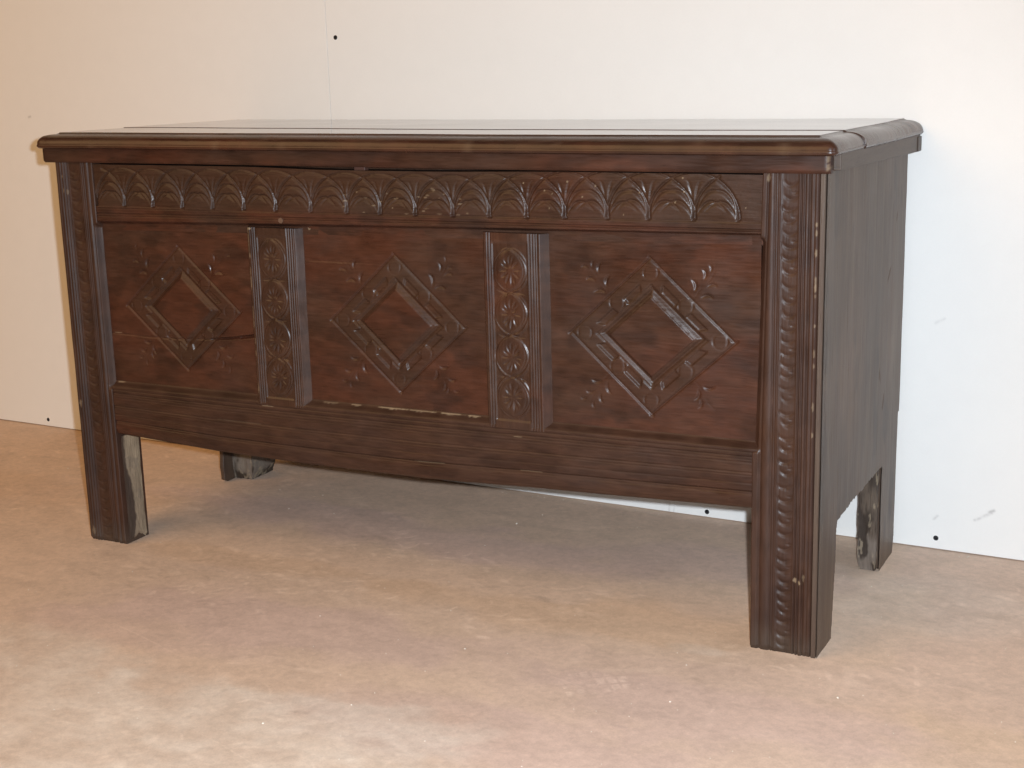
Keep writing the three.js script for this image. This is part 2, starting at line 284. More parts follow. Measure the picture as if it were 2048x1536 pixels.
// stiles: moulded, with a running leaf between grooves; they run down as the front legs
const stileCols = s => (x, y) => { let c = patina(x, y * 0.4, s, 0.85); return y < 0.06 ? mix3(c, [0.10, 0.075, 0.055], ss(0.055, 0.0, y + 0.03 * (fbm(x * 60, y * 14, 3, 8) - 0.5)) * 0.55) : c; };
function stile(xa, xb, flip, s) {
  const R = new Relief(xa, xb, 0, TOP + 0.0055, CELL * 0.92), w = xb - xa;
  const f = x => flip ? xb - x : x - xa;                       // distance from the inner edge
  const k = w / 0.079;
  const bead = (t, c, r, hgt) => { const q = (t - c) / r; return Math.abs(q) < 1 ? hgt * Math.sqrt(1 - q * q) : 0; };
  R.each((q, x, y) => {
    const t = f(x) / k; let h = 0;
    const open = ss(pBot(x) - 0.014, pBot(x) - 0.004, y) * (1 - ss(pTop(x) + 0.004, pTop(x) + 0.014, y));
    h -= open * 0.0125 * (1 - ss(0, 0.0095, t));               // chamfer along the panel
    h += bead(t, 0.0135, 0.0045, 0.0035) - 0.0025 * (Math.abs(t - 0.0135) < 0.0062 ? 1 : 0);
    h -= 0.0022 * Math.exp(-Math.pow((t - 0.0215) / 0.0009, 2)) + 0.0012 * Math.exp(-Math.pow((t - 0.0245) / 0.0008, 2));
    const inS = ss(0.0265, 0.028, t) * (1 - ss(0.050, 0.0515, t)); h -= 0.0012 * inS;
    h -= 0.003 * Math.exp(-Math.pow((t - 0.0545) / 0.0011, 2)) + 0.0022 * Math.exp(-Math.pow((t - 0.0595) / 0.0009, 2)) + 0.0026 * Math.exp(-Math.pow((t - 0.0665) / 0.0012, 2)) + 0.0016 * Math.exp(-Math.pow((t - 0.0725) / 0.0008, 2));
    h += bead(t, 0.057, 0.0022, 0.001) + bead(t, 0.063, 0.003, 0.0016);
    h -= 0.0035 * (1 - ss(0, 0.0022, w - f(x))) + 0.0012 * (1 - ss(0, 0.001, t));
    h -= 0.00016 * vn(x * 600, y * 20, 5 + s);                  // fine tool chatter along the grain
    h -= 0.004 * (1 - ss(0, 0.006 + 0.004 * vn(x * 120, 3, s), y));   // worn foot
    R.base[q] = h;
  });
  const cx = flip ? xb - 0.039 * k : xa + 0.039 * k, sg = flip ? -1 : 1;
  for (let y = 0.012, n = 0; y < TOP - 0.012; y += rr(0.0145, 0.0215), n++) {
    const j = () => rr(-0.0024, 0.0024), up = rr(0.75, 1.1);
    R.gouge([cx - sg * 0.0105 + j(), y + 0.008 + j()], [cx - sg * 0.004 + j(), y - 0.006], [cx + sg * 0.0108, y + 0.0055 + j()], 0.0096 * up, 0.0023 * up, { skew: -0.2, taper: 0.55 });
    R.gouge([cx - sg * 0.008, y + 0.0015], [cx + sg * 0.001, y - 0.007 + j()], [cx + sg * 0.0095, y - 0.001], 0.003, 0.0011, { skew: 0.3 });
    if (n % 2) R.gouge([cx + sg * 0.002, y + 0.009], [cx + sg * 0.007, y + 0.006], [cx + sg * 0.0105, y + 0.011], 0.004, 0.0016);
  }
  if (!flip) { R.chip(1.3255, 0.6895, 0.003, 0.006, 0.5); R.chip(1.372, 0.116, 0.0028, 0.0045, 0.9); R.chip(1.378, 0.113, 0.0025, 0.004, 0.8); R.chip(1.384, 0.12, 0.0018, 0.006, 0.45); for (let k2 = 0; k2 < 12; k2++) R.chip(xb - 0.003, rr(0.3, 0.66), 0.0014, rr(0.003, 0.008), rr(0.4, 0.8)); }
  else { R.chip(0.049, 0.671, 0.003, 0.004, 0.75); R.chip(0.05, 0.647, 0.002, 0.004, 0.45); R.chip(0.058, 0.645, 0.0025, 0.005, 0.35); R.chip(0.042, 0.262, 0.003, 0.009, 0.55); R.chip(0.044, 0.02, 0.004, 0.008, 0.4); }
  return R;
}
const stL = stile(X0, 0.1185, true, 1), stR = stile(1.3165, 1.3955, false, 2);
put('stile', stL.build(ZF, 0.0637, { col: stileCols(1), along: 'y', uvo: 0.13 }), M.stile, chest, 'carved stile with bare worn inner face on its leg');
put('stile', stR.build(ZF, 0.0637, { col: stileCols(2), along: 'y', uvo: 0.61, shape: (x, y) => [x - 0.0105 * (1 - ss(1.3165, 1.338, x)) * clamp((0.69 - y) / 0.4), y] }), M.stile);
// the bare, crumbling inner cheek of the leg: a thin splintered skin of pale wood proud of the dark edge
{
  const R = new Relief(0.0, 0.043, 0.0, 0.2035, 0.0014);
  R.each((q, u, y) => { R.base[q] = 0.0016 + 0.0025 * fbm(u * 90, y * 30, 4, 19) - 0.004 * (1 - ss(0.0, 0.007, y - 0.012 * vn(u * 120, 1, 3))); });
  const col = (u, y) => { const edge = 0.0015 + 0.022 * ss(0.16, 0.08, y) * (0.1 + 1.0 * fbm(y * 30, 2, 3, 23)) * (1 - 0.35 * ss(0.05, 0.0, y)); const bare = ss(edge, edge + 0.005, u + 0.004 * (fbm(y * 80, u * 80, 3, 24) - 0.5)); const n = fbm(u * 70, y * 26, 4, 25), st = ss(0.62, 0.7, fbm(u * 40, y * 34, 3, 26)); return mix3([0.09, 0.062, 0.045], mix3([0.37 * (0.6 + 0.8 * n), 0.285 * (0.6 + 0.8 * n), 0.19 * (0.6 + 0.8 * n)], [0.24, 0.19, 0.14], 0.5 * st), bare); };
  const g = R.build(0, 0.002, { col, along: 'y', uvo: 0.4 }); g.rotateY(Math.PI / 2); g.translate(0.1187, 0, ZF - 0.012);
  put('worn_leg_face', g, M.raw, chest, 'pale bare crumbling wood on the inner leg face');
}

// top rail: interlaced round arches with sprays of leaves
{
  const xa = 0.1185, xb = 1.3165, R = new Relief(xa, xb, 0.566, TOP, CELL * 0.92);
  const yb = x => pTop(x);
  const bow = x => 0.0032 * ss(0.42, 0.62, x) * (1 - ss(0.75, 1.05, x));
  const feet = [0.119, 0.182, 0.2445, 0.308, 0.3715, 0.4355, 0.4995, 0.568, 0.6365, 0.6985, 0.7625, 0.8285, 0.8915, 0.9545, 1.0165, 1.084, 1.148, 1.2165, 1.2814];
  const fy = x => 0.6235 + 0.0075 * ss(0.8, 1.25, x);
  const low = x => (x - xa) / (xb - xa) * 0.0115;
  R.each((q, x, y) => {
    let h = 0; const b = yb(x), d = y - b;
    h -= 0.0115 * (1 - ss(0, 0.0105, d));                       // chamfer to the panels
    const g = (c, w, dd) => { h -= dd * Math.exp(-Math.pow((y - c - low(x)) / w, 2)); };
    g(0.6175, 0.0012, 0.0016); g(0.6055, 0.0011, 0.0026); g(0.5995, 0.0009, 0.0018); g(0.6100, 0.003, 0.0008);
    if (y > fy(x) - 0.002) h -= 0.0009 + 0.00012 * vn(x * 300, y * 300, 4);
    h -= 0.00008 * vn(x * 30, y * 500, 9);
    R.base[q] = h;
  });
  const n = feet.length;
  for (let i = 0; i < n; i++) {                                 // arches: from foot i-1 to foot i+1, centred on foot i
    const c = feet[i], y0 = fy(c), rl = i ? c - feet[i - 1] : 0.0635, rt = i < n - 1 ? feet[i + 1] - c : 0.0635, ht = 0.0655 + rr(-0.0012, 0.0012);
    const a0 = i ? Math.PI : Math.PI * 0.5, K = 22;
    for (let k = 0; k < K; k++) {
      const A = Math.PI * k / K, B = Math.PI * (k + 1) / K, pt = a => [c + Math.cos(a) * (Math.cos(a) > 0 ? rt : rl), y0 + Math.sin(a) * ht];
      if (i === 0 && (A + B) / 2 > 0.5 * Math.PI) continue; if (i === n - 1 && (A + B) / 2 < 0.5 * Math.PI) continue;
      if (i === 0 && A > 1.15) continue; if (i === n - 1 && A < 1.9) continue;
      const near = 1 - Math.abs(Math.sin((A + B) / 2));          // wide at the feet, a thin line over the crown
      R.line(pt(A), pt(B), lerp(0.0030, 0.0084, Math.pow(near, 0.35)), lerp(0.0018, 0.0060, Math.pow(near, 0.4)), { keep: 1, skew: (A < Math.PI / 2 ? -0.6 : -0.2) });
      if (near < 0.35) { const o = a => { const p = pt(a); return [c + (p[0] - c) * 0.945, y0 + (p[1] - y0) * 0.945]; }; R.line(o(A), o(B), 0.0018, 0.0009, { keep: 1 }); }
    }
  }
  for (let i = 0; i < n; i++) {
    const c = feet[i], y0 = fy(c), s = 1 + rr(-0.06, 0.06);
    for (const d of [-1, 1]) {
      if ((i === 0 && d < 0) || (i === n - 1 && d > 0)) continue;
      R.gouge([c + d * 0.003, y0 + 0.001], [c + d * 0.020, y0 + 0.041 * s], [c + d * 0.050, y0 + 0.009], 0.0078, 0.004, { skew: d * 0.45 });
      R.gouge([c + d * 0.003, y0 + 0.004], [c + d * 0.013, y0 + 0.048 * s], [c + d * 0.042, y0 + 0.037], 0.0080, 0.004, { skew: d * 0.45 });
      if (i === 0 || i === n - 1) continue;
      R.gouge([c + d * 0.0006, y0 + 0.014], [c + d * 0.002, y0 + 0.042], [c + d * 0.010, y0 + 0.050], 0.0036, 0.0022, { skew: -d * 0.4 });
      R.gouge([c + d * 0.001, y0 + 0.030], [c + d * 0.006, y0 + 0.058], [c + d * 0.014, y0 + 0.052 + rr(-0.003, 0.003)], 0.003, 0.0016);
    }
  }
  R.ring(0.5094, 0.6073, 0.0055, 0.0052, 0.0014, 0.0014);
  R.chip(0.795, 0.664, 0.004, 0.003, 0.35); for (let k = 0; k < 26; k++) R.chip(rr(0.62, 0.86), rr(0.625, 0.66), rr(0.0015, 0.005), 0.0012, rr(0.2, 0.5));
  for (let k = 0; k < 14; k++) R.chip(rr(0.95, 1.3), rr(0.63, 0.69), 0.0012, 0.0016, 0.6);
  R.chip(0.565, 0.5845, 0.011, 0.0028, 0.9, 0.002); R.chip(0.556, 0.581, 0.003, 0.005, 0.6);
  const rail = put('top_rail', R.build(ZF - 0.0022, 0.032, { col: (x, y) => mix3(patina(x, y * 1.2, 3, 0.5), WAX, 0.75 * ss(0.616, 0.628, y) * ss(0.25, 0.7, fbm(x * 6, y * 12, 3, 44) + 0.2)), along: 'x', uvo: 0.27, shape: (x, y) => [x, y < 0.62 ? 0.62 + (y - 0.62) * (0.62 - yb(x)) / (0.62 - 0.566) : y - bow(x) * ss(0.66, 0.694, y) - 0.0004] }), M.polished);
  const peg = new THREE.CylinderGeometry(0.0047, 0.005, 0.012, 9); peg.rotateX(Math.PI / 2); peg.rotateZ(0.3); peg.translate(0.5094, 0.6078, ZF - 0.0072);
  colourise(peg, (x, y) => [0.15, 0.09, 0.06], 'x'); put('peg', peg, M.polished, rail, 'pale oak peg');
}
function colourise(g, col, along = 'x') {
  const p = g.attributes.position, c = new Float32Array(p.count * 3), u = new Float32Array(p.count * 2), nn = g.attributes.normal;
  for (let i = 0; i < p.count; i++) { const x = p.getX(i), y = p.getY(i), z = p.getZ(i), k = col(x, y, z, nn.getX(i), nn.getY(i), nn.getZ(i)); c.set(k, i * 3);
    const ax = Math.abs(nn.getX(i)), ay = Math.abs(nn.getY(i)), az = Math.abs(nn.getZ(i)); const [a, b] = ax > ay && ax > az ? (along === 'y' ? [y, z] : [z, y]) : ay > az ? (along === 'x' ? [x, z] : [z, x]) : (along === 'y' ? [y, x] : [x, y]);
    u[i * 2] = a * 2 + 0.17; u[i * 2 + 1] = b * 2 + 0.31; }
  g.setAttribute('color', new THREE.BufferAttribute(c, 3)); g.setAttribute('uv', new THREE.BufferAttribute(u, 2)); return g;
}

// bottom rail: plain run mouldings, its lower edge worn into a shallow sag
{
  const xa = 0.1185, xb = 1.3165, R = new Relief(xa, xb, 0.2, 0.3135, CELL * 1.1);
  const sag = [[0.1185, 0.2105], [0.35, 0.2], [0.52, 0.1975], [0.76, 0.1975], [0.94, 0.204], [1.07, 0.2075], [1.3165, 0.215]];
  const yb = x => { let i = 0; while (i < sag.length - 2 && x > sag[i + 1][0]) i++; return lerp(sag[i][1], sag[i + 1][1], ss(sag[i][0] - 0.05, sag[i + 1][0] + 0.05, x) * 1.0) ; };
  const ybl = x => { let i = 0; while (i < sag.length - 2 && x > sag[i + 1][0]) i++; return lerp(sag[i][1], sag[i + 1][1], (x - sag[i][0]) / (sag[i + 1][0] - sag[i][0])) + 0.0006 * (fbm(x * 30, 1, 3, 6) - 0.5); };
  R.each((q, x, y) => {
    let h = -0.0115 * (1 - ss(0, 0.0125, 0.3135 - y));
    const g = (c, w, d) => { h -= d * Math.exp(-Math.pow((y - c) / w, 2)); };
    g(0.2965, 0.001, 0.0018); g(0.2885, 0.0012, 0.0024); g(0.2845, 0.0009, 0.0014); g(0.2790, 0.0009, 0.0012); g(0.2615, 0.0011, 0.0018); g(0.2570, 0.0009, 0.0012); g(0.2435, 0.0012, 0.0011); g(0.229, 0.0012, 0.003);
    h -= 0.0022 * ss(0.2315, 0.2255, y) - 0.0018 * Math.sqrt(Math.max(0, 1 - Math.pow((y - 0.2155) / 0.009, 2))); h -= 0.003 * (1 - ss(0.2, 0.204, y));
    h -= 0.00012 * vn(x * 10, y * 500, 9) * ss(0.3, 0.29, y);
    R.base[q] = h;
  });
  for (const [x, y, w, a] of [[0.70, 0.3105, 0.03, 0.85], [0.63, 0.3105, 0.012, 0.6], [0.75, 0.3105, 0.03, 0.7], [0.81, 0.3105, 0.025, 0.8], [0.85, 0.3105, 0.014, 0.9], [0.58, 0.3105, 0.02, 0.4], [0.77, 0.229, 0.03, 0.5], [0.95, 0.229, 0.022, 0.5], [0.93, 0.286, 0.008, 0.6]]) R.chip(x, y, w, 0.0011, a);
  R.chip(0.456, 0.2965, 0.012, 0.0012, 0.6); R.chip(0.132, 0.312, 0.01, 0.002, 0.5); R.chip(0.4, 0.262, 0.05, 0.0008, 0.25);
  put('bottom_rail', R.build(ZF - 0.0022, 0.032, { col: (x, y) => patina(x * 0.7, y * 1.4, 4, 0.8), along: 'x', uvo: 0.71, shape: (x, y) => { const t = clamp((y - 0.2) / (0.3135 - 0.2)); return [x, lerp(ybl(x), pBot(x) + 0.0015, t)]; } }), M.polished);
}

// muntins: rosettes between reeds
function muntin(xa, xb, xs, centres, s) {
  const y0 = pBot(xa) - 0.0125, y1 = pTop(xa) + 0.0115, R = new Relief(xa, xb, y0, y1, CELL * 0.9), w = xb - xa;
  const [sa, sb] = xs, cx = (sa + sb) / 2, rx = (sb - sa) / 2 - 0.0025;
  R.each((q, x, y) => {
    const t = x - xa, e = xb - x; let h = 0;
    h -= 0.0122 * (1 - ss(0, 0.0085, t)) + 0.0122 * (1 - clamp(e / 0.0105));
    const g = (c, ww, d) => { h -= d * Math.exp(-Math.pow((x - c) / ww, 2)); };
    g(sa - 0.002, 0.0011, 0.0024); g(sa - 0.0065, 0.001, 0.002); g(sa - 0.0105, 0.0009, 0.0016); g(sb + 0.002, 0.0011, 0.0024); g(sb + 0.0065, 0.001, 0.002); g(sb + 0.011, 0.001, 0.0022); g(sb + 0.0150, 0.0009, 0.0016);
    if (x > sa && x < sb) { let inside = 0; for (const c of centres) { const r = Math.hypot((x - cx) / rx, (y - c) / 0.0335); inside = Math.max(inside, 1 - ss(0.96, 1.06, r)); if (r < 1) h += 0.0004 * Math.sqrt(1 - r * r) * (1 - 0.5 * Math.exp(-r * r * 30)); }
      const m = ss(sa, sa + 0.003, x) * (1 - ss(sb - 0.003, sb, x)); h -= m * (1 - inside) * 0.0020; if (y > y1 - 0.016) h += m * (1 - inside) * 0.0020 * ss(y1 - 0.018, y1 - 0.01, y); if (y < y0 + 0.014) h += m * (1 - inside) * 0.0020 * (1 - ss(y0 + 0.010, y0 + 0.016, y)); }
    h -= 0.0001 * vn(x * 500, y * 20, 5 + s);
    R.base[q] = h;
  });
  for (const c of centres) {
    for (const d of [-1, 1]) {
      for (const a of [-0.95, -0.48, 0, 0.48, 0.95]) { const j = rr(-0.12, 0.12), r0 = 0.004, r1 = 0.0215 - 0.003 * Math.abs(a), th = Math.PI / 2 * d + a + j;
        R.gouge([cx + Math.cos(th) * r0 * 0.9, c + Math.sin(th) * r0], [cx + Math.cos(th + 0.12) * (r0 + r1) / 2, c + Math.sin(th + 0.12) * (r0 + r1) / 2], [cx + Math.cos(th) * r1 * 0.95, c + Math.sin(th) * r1 * 1.12], 0.0058, 0.0022, { skew: a > 0 ? -0.4 : 0.4 }); }
      R.gouge([cx + d * 0.004, c], [cx + d * 0.011, c + 0.001], [cx + d * 0.0185, c + rr(-0.002, 0.002)], 0.0034, 0.0022);
    }
  }
  { const top = centres[0] + 0.0335, bot = centres[centres.length - 1] - 0.0335, n = centres.length, K = n * 16;   // two bands weaving round the flowers
    for (const d of [-1, 1]) for (const off of [0, 0.0042]) { const at = t => { const a = t * n * Math.PI, q = Math.sin(a); return [cx + d * Math.sign(q) * (Math.pow(Math.abs(q), 0.62) * (rx - 0.001) - off), lerp(top, bot, t)]; };
      for (let k = 0; k < K; k++) R.line(at(k / K), at((k + 1) / K), off ? 0.0022 : 0.0034, off ? 0.0014 : 0.0024, { keep: 1, skew: 0.2 * d }); } }
  for (let i = 0; i + 1 < centres.length; i++) { const m = (centres[i] + centres[i + 1]) / 2; for (const d of [-1, 1]) R.gouge([cx + d * 0.004, m], [cx + d * 0.014, m + rr(-0.004, 0.004)], [cx + d * (rx - 0.002), m + rr(-0.006, 0.006)], 0.004, 0.0018); }
  if (s === 6) { for (let k = 0; k < 16; k++) R.chip(xa + 0.0085 + rr(0, 0.0015), lerp(y0, y1, Math.pow(rnd(), 0.6)), 0.0013, rr(0.004, 0.014), rr(0.2, 0.5)); R.chip(xa + 0.012, y1 - 0.002, 0.004, 0.0016, 0.8); }
  return R;
}
const mu1 = muntin(0.4330, 0.5430, [0.4575, 0.5170], [0.5440, 0.4750, 0.4080, 0.3450], 6);
put('muntin', mu1.build(ZF - 0.0016, 0.022, { col: (x, y) => patina(x, y, 6, 0.72), along: 'y', uvo: 0.35 }), M.muntin, chest, 'carved upright of four rosettes with pale worn edge');
const mu2 = muntin(0.8740, 0.9860, [0.8935, 0.9560], [0.5445, 0.4770, 0.4100, 0.3480], 7);
put('muntin', mu2.build(ZF - 0.0016, 0.022, { col: (x, y) => patina(x, y, 7, 0.72), along: 'y', uvo: 0.83 }), M.muntin);

// panels: a carved lozenge with a sunk bar-and-boss border, a sprig at each side
function panel(xa, xb, c, hw, hh, s) {
  const R = new Relief(xa, xb, pBot(xa) - 0.012, pTop(xb) + 0.012, CELL);
  const [cx, cy] = c, per = hw * hh / Math.hypot(hw, hh);
  const T = (x, y) => Math.abs(x - cx) / hw + Math.abs(y - cy) / hh;
  R.each((q, x, y) => {
    const t = T(x, y); let h = 0;
    // channel between border and field
    const d = (t - 0.52) * per;                                  // metres outward from the field's edge
    const q1 = x > cx && y > cy ? 0.0092 : x < cx && y < cy ? 0.0034 : 0.0062; if (d > 0 && d < 0.0128) h -= d < q1 ? 0.0056 * d / q1 : 0.0056 * (1 - (d - q1) / (0.0128 - q1));
    if (t < 0.52) h += 0.0008;
    // sunk bars along the middle of the border, broken by bosses
    const sx = x > cx ? 1 : -1, sy = y > cy ? 1 : -1, along = (Math.abs(y - cy) / hh - Math.abs(x - cx) / hw) / Math.max(t, 1e-4);   // -1..1 along a side
    const a = Math.abs(along), b = (t - 0.665) * per;
    if (a > 0.16 && a < 0.67) h -= 0.0032 * ss(0.16, 0.185, a) * (1 - ss(0.645, 0.67, a)) * ss(0.0012, 0.0024, b) * (1 - ss(0.0118, 0.0132, b));
    h -= 0.00008 * vn(x * 16, y * 400, 5 + s) + 0.0008 * fbm(x * 10, y * 26, 2, s);
    R.base[q] = h;
  });
  const C = (t, k) => { const q = [[0, 1], [1, 0], [0, -1], [-1, 0]][k % 4]; return [cx + q[0] * hw * t, cy + q[1] * hh * t]; };
  for (let k = 0; k < 4; k++) {
    const j = () => rr(-0.0012, 0.0012), A = C(1, k), B = C(1, k + 1), out = 0.02;
    R.line([A[0] + (A[0] - B[0]) * out, A[1] + (A[1] - B[1]) * out], [B[0] + j(), B[1] + j()], 0.0046, 0.0034, { keep: 1, skew: 0.3 });
    R.line(C(0.965, k), C(0.965, k + 1), 0.0016, 0.0008, { keep: 1 });
    R.line(C(0.667, k), C(0.667, k + 1), 0.0026, 0.0030, { keep: 1 });
    R.line(C(0.522, k), C(0.522, k + 1), 0.0022, 0.0024, { keep: 1 });
    const m = t => { const p = C(t, k), q = C(t, k + 1); return [(p[0] + q[0]) / 2, (p[1] + q[1]) / 2]; };
    for (const p of [m(0.83), C(0.82, k)]) { R.ring(p[0], p[1], 0.0112, 0.0112, 0.0017, 0.0011, { skew: 0.2 }); R.gouge([p[0] - 0.008, p[1] - 0.008], [p[0] - 0.0135, p[1] - 0.002], [p[0] - 0.009, p[1] + 0.008], 0.0034, 0.0022); R.gouge([p[0] + 0.008, p[1] - 0.008], [p[0] + 0.0135, p[1] + 0.002], [p[0] + 0.009, p[1] + 0.008], 0.0034, 0.0022); }
    // sprig outward from the middle of the side
    const o = m(1.03), P1 = C(1, k), P2 = C(1, k + 1), nx = Math.sign(P1[0] + P2[0] - 2 * cx), ny = Math.sign(P1[1] + P2[1] - 2 * cy), ax = 0.60 * nx, ay = 0.80 * ny, bx = -ay, by = ax;
    const W0 = (f, g) => [o[0] + ax * f + bx * g, o[1] + ay * f + by * g]; let jf = 0, jg = 0; const W = (f, g) => W0(f + jf, g + jg);
    R.gouge(W(0, 0), W(0.012, 0.003 * nx), W(0.026, 0), 0.0018, 0.0011);
    R.gouge(W(0.026, 0), W(0.042, -0.003), W(0.056, 0.002), 0.0016, 0.001);
    for (const g of [-1, 1]) {
      jf = rr(-0.005, 0.005); jg = rr(-0.002, 0.004) * g;
      R.gouge(W(0.010, g * 0.003), W(0.023, g * 0.005), W(0.021, g * 0.0185), 0.0064 + rr(-0.001, 0.001), 0.0032, { skew: 0.3 * g });
      jf = rr(-0.005, 0.006); jg = rr(-0.001, 0.005) * g;
      if (rnd() < 0.9) R.gouge(W(0.030, g * 0.003), W(0.043, g * 0.005), W(0.040, g * 0.015), 0.0050, 0.0028, { skew: 0.3 * g });
      jf = rr(-0.005, 0.006); jg = rr(0, 0.005) * g;
      if (rnd() < 0.75) R.gouge(W(0.049, g * 0.002), W(0.058, g * 0.004), W(0.056, g * 0.010), 0.0036, 0.0022);
    }
  }
  return R;
}
const LOZ = { 11: [0.2835, 0.4475, 0.1225, 0.107], 12: [0.7145, 0.4475, 0.1235, 0.1105], 13: [1.1475, 0.4545, 0.1285, 0.1155] };
const pan = (x, y, s) => { const L = LOZ[s], t = Math.abs(x - L[0]) / L[2] + Math.abs(y - L[1]) / L[3]; return mix3(patina(x * 0.8, y * 1.1, s, 0.42), WAX, 0.6 * ss(0.5, 0.53, t) * (1 - ss(0.985, 1.01, t)) * (0.6 + 0.6 * fbm(x * 30, y * 30, 2, 46))); };
const p1 = panel(0.118, 0.436, [0.2835, 0.4475], 0.1225, 0.107, 11);
// a split runs right across this panel, wide open at one end
{ const ys = [[0.118, 0.3945], [0.2, 0.3925], [0.27, 0.3925], [0.34, 0.397], [0.40, 0.404], [0.436, 0.4095]]; for (let i = 0; i + 1 < ys.length; i++) p1.line(ys[i], ys[i + 1], i === 4 ? 0.0062 : i === 3 ? 0.0034 : 0.0022, i >= 3 ? 0.009 : 0.0035, { keep: 1 }); p1.chip(0.135, 0.396, 0.009, 0.0012, 0.6);
  for (let k = 0; k < 70; k++) { const x = rr(0.15, 0.42), y = rr(0.535, 0.578), l = rr(0.006, 0.02); p1.gouge([x, y], [x + l * 0.5, y + l * 0.2], [x + l, y + l * 0.45], 0.0013, 0.0007); } }
const p2 = panel(0.538, 0.878, [0.7145, 0.4475], 0.1235, 0.1105, 12);
p2.line([0.545, 0.5425], [0.70, 0.5435], 0.0016, 0.0022, { keep: 1 });
const p3 = panel(0.981, 1.312, [1.1475, 0.4545], 0.1285, 0.1155, 13);
[[p1, 11, 0.05], [p2, 12, 0.45], [p3, 13, 0.9]].forEach(([p, s, u]) => put('panel', p.build(0.0016, 0.012, { col: (x, y) => pan(x, y, s), along: 'x', uvo: u, wob: 0.0009, smooth: true }), M.panel, chest, s === 11 ? 'lozenge panel split right across' : undefined));

// ends: broad planks, cut away below between the legs
function plankEnd(outer, inner, zf, zb, rough, s, label) {
  // outline in (z, y)
  const sh = new THREE.Shape(), fr = [];
  const edge = (z, y) => fr.push([z, y]);
  edge(zf, 0.0); edge(zf, 0.7125); edge(zb, 0.7045);
  for (let y = 0.66; y > 0.27; y -= 0.03) edge(zb + 0.0018 * (vn(y * 60, 1, s) - 0.5), y);
  edge(zb + 0.001, 0.258); edge(zb + 0.005, 0.248); edge(zb + 0.007, 0.2); edge(zb + 0.006, 0.03); edge(zb + 0.009, 0.008);
  const lz0 = -0.374, lz1 = -0.082;
  edge(zb + 0.03, 0.0); edge(lz0 - 0.012, 0.0); edge(lz0 - 0.001, 0.006); for (let y = 0.02; y < 0.18; y += 0.012) edge(lz0 + 0.003 * (vn(y * 140, 2, s) - 0.5), y);
  for (let z = lz0 + 0.004; z < lz1 - 0.02; z += 0.012) edge(z, 0.1835 + 0.0026 * (vn(z * 120, 3, s) - 0.5) - 0.003 * ss(-0.2, -0.1, z));
  edge(lz1 - 0.012, 0.178); edge(lz1 - 0.003, 0.168); for (let y = 0.155; y > 0.02; y -= 0.02) edge(lz1 + 0.012 * ss(0.17, 0.0, y) + 0.002 * (vn(y * 100, 4, s) - 0.5), y); edge(-0.068, 0.006); edge(-0.06, 0.0);
  fr.forEach((p, i) => i ? sh.lineTo(p[0], p[1]) : sh.moveTo(p[0], p[1]));
  const t = Math.abs(outer - inner), g = new THREE.ExtrudeGeometry(sh, { depth: t - 0.002, bevelEnabled: true, bevelSize: 0.0012, bevelThickness: 0.001, bevelOffset: -0.0012, bevelSegments: 1, steps: 1 });
  g.rotateY(-Math.PI / 2); // (z, y, d) -> x = -d, z = shape x
  g.translate(Math.max(outer, inner) - 0.001, 0, 0);
  return g;
}
const sideCol = s => (x, y, z) => { z += x * 2.3; const n = fbm(z * 14, y * 1.2, 4, 70 + s), m = fbm(z * 60, y * 4, 3, 71 + s), st = ss(0.6, 0.75, fbm(z * 16, y * 7, 3, 72 + s)); const c = mix3([0.100, 0.064, 0.043], [0.120, 0.086, 0.062], ss(0.3, 0.7, n)); const k = 0.75 + 0.5 * m; return mix3([c[0] * k, c[1] * k, c[2] * k], [0.045, 0.032, 0.025], 0.7 * st); };
const sideFace = (z, y) => { const n = fbm(z * 16, y * 1.4, 4, 170), m = vn(z * 170, y * 5, 171), f = vn(z * 480, y * 14, 172), st = ss(0.62, 0.76, fbm(z * 22, y * 8, 4, 173)); let c = mix3([0.128, 0.080, 0.050], [0.144, 0.098, 0.066], ss(0.3, 0.7, n)); const k = 0.74 + 0.2 * m + 0.16 * f + 0.7 * (fbm(z * 7, y * 5, 4, 175) - 0.5); c = [c[0] * k, c[1] * k, c[2] * k]; return mix3(c, [0.05, 0.034, 0.025], 0.6 * st); };
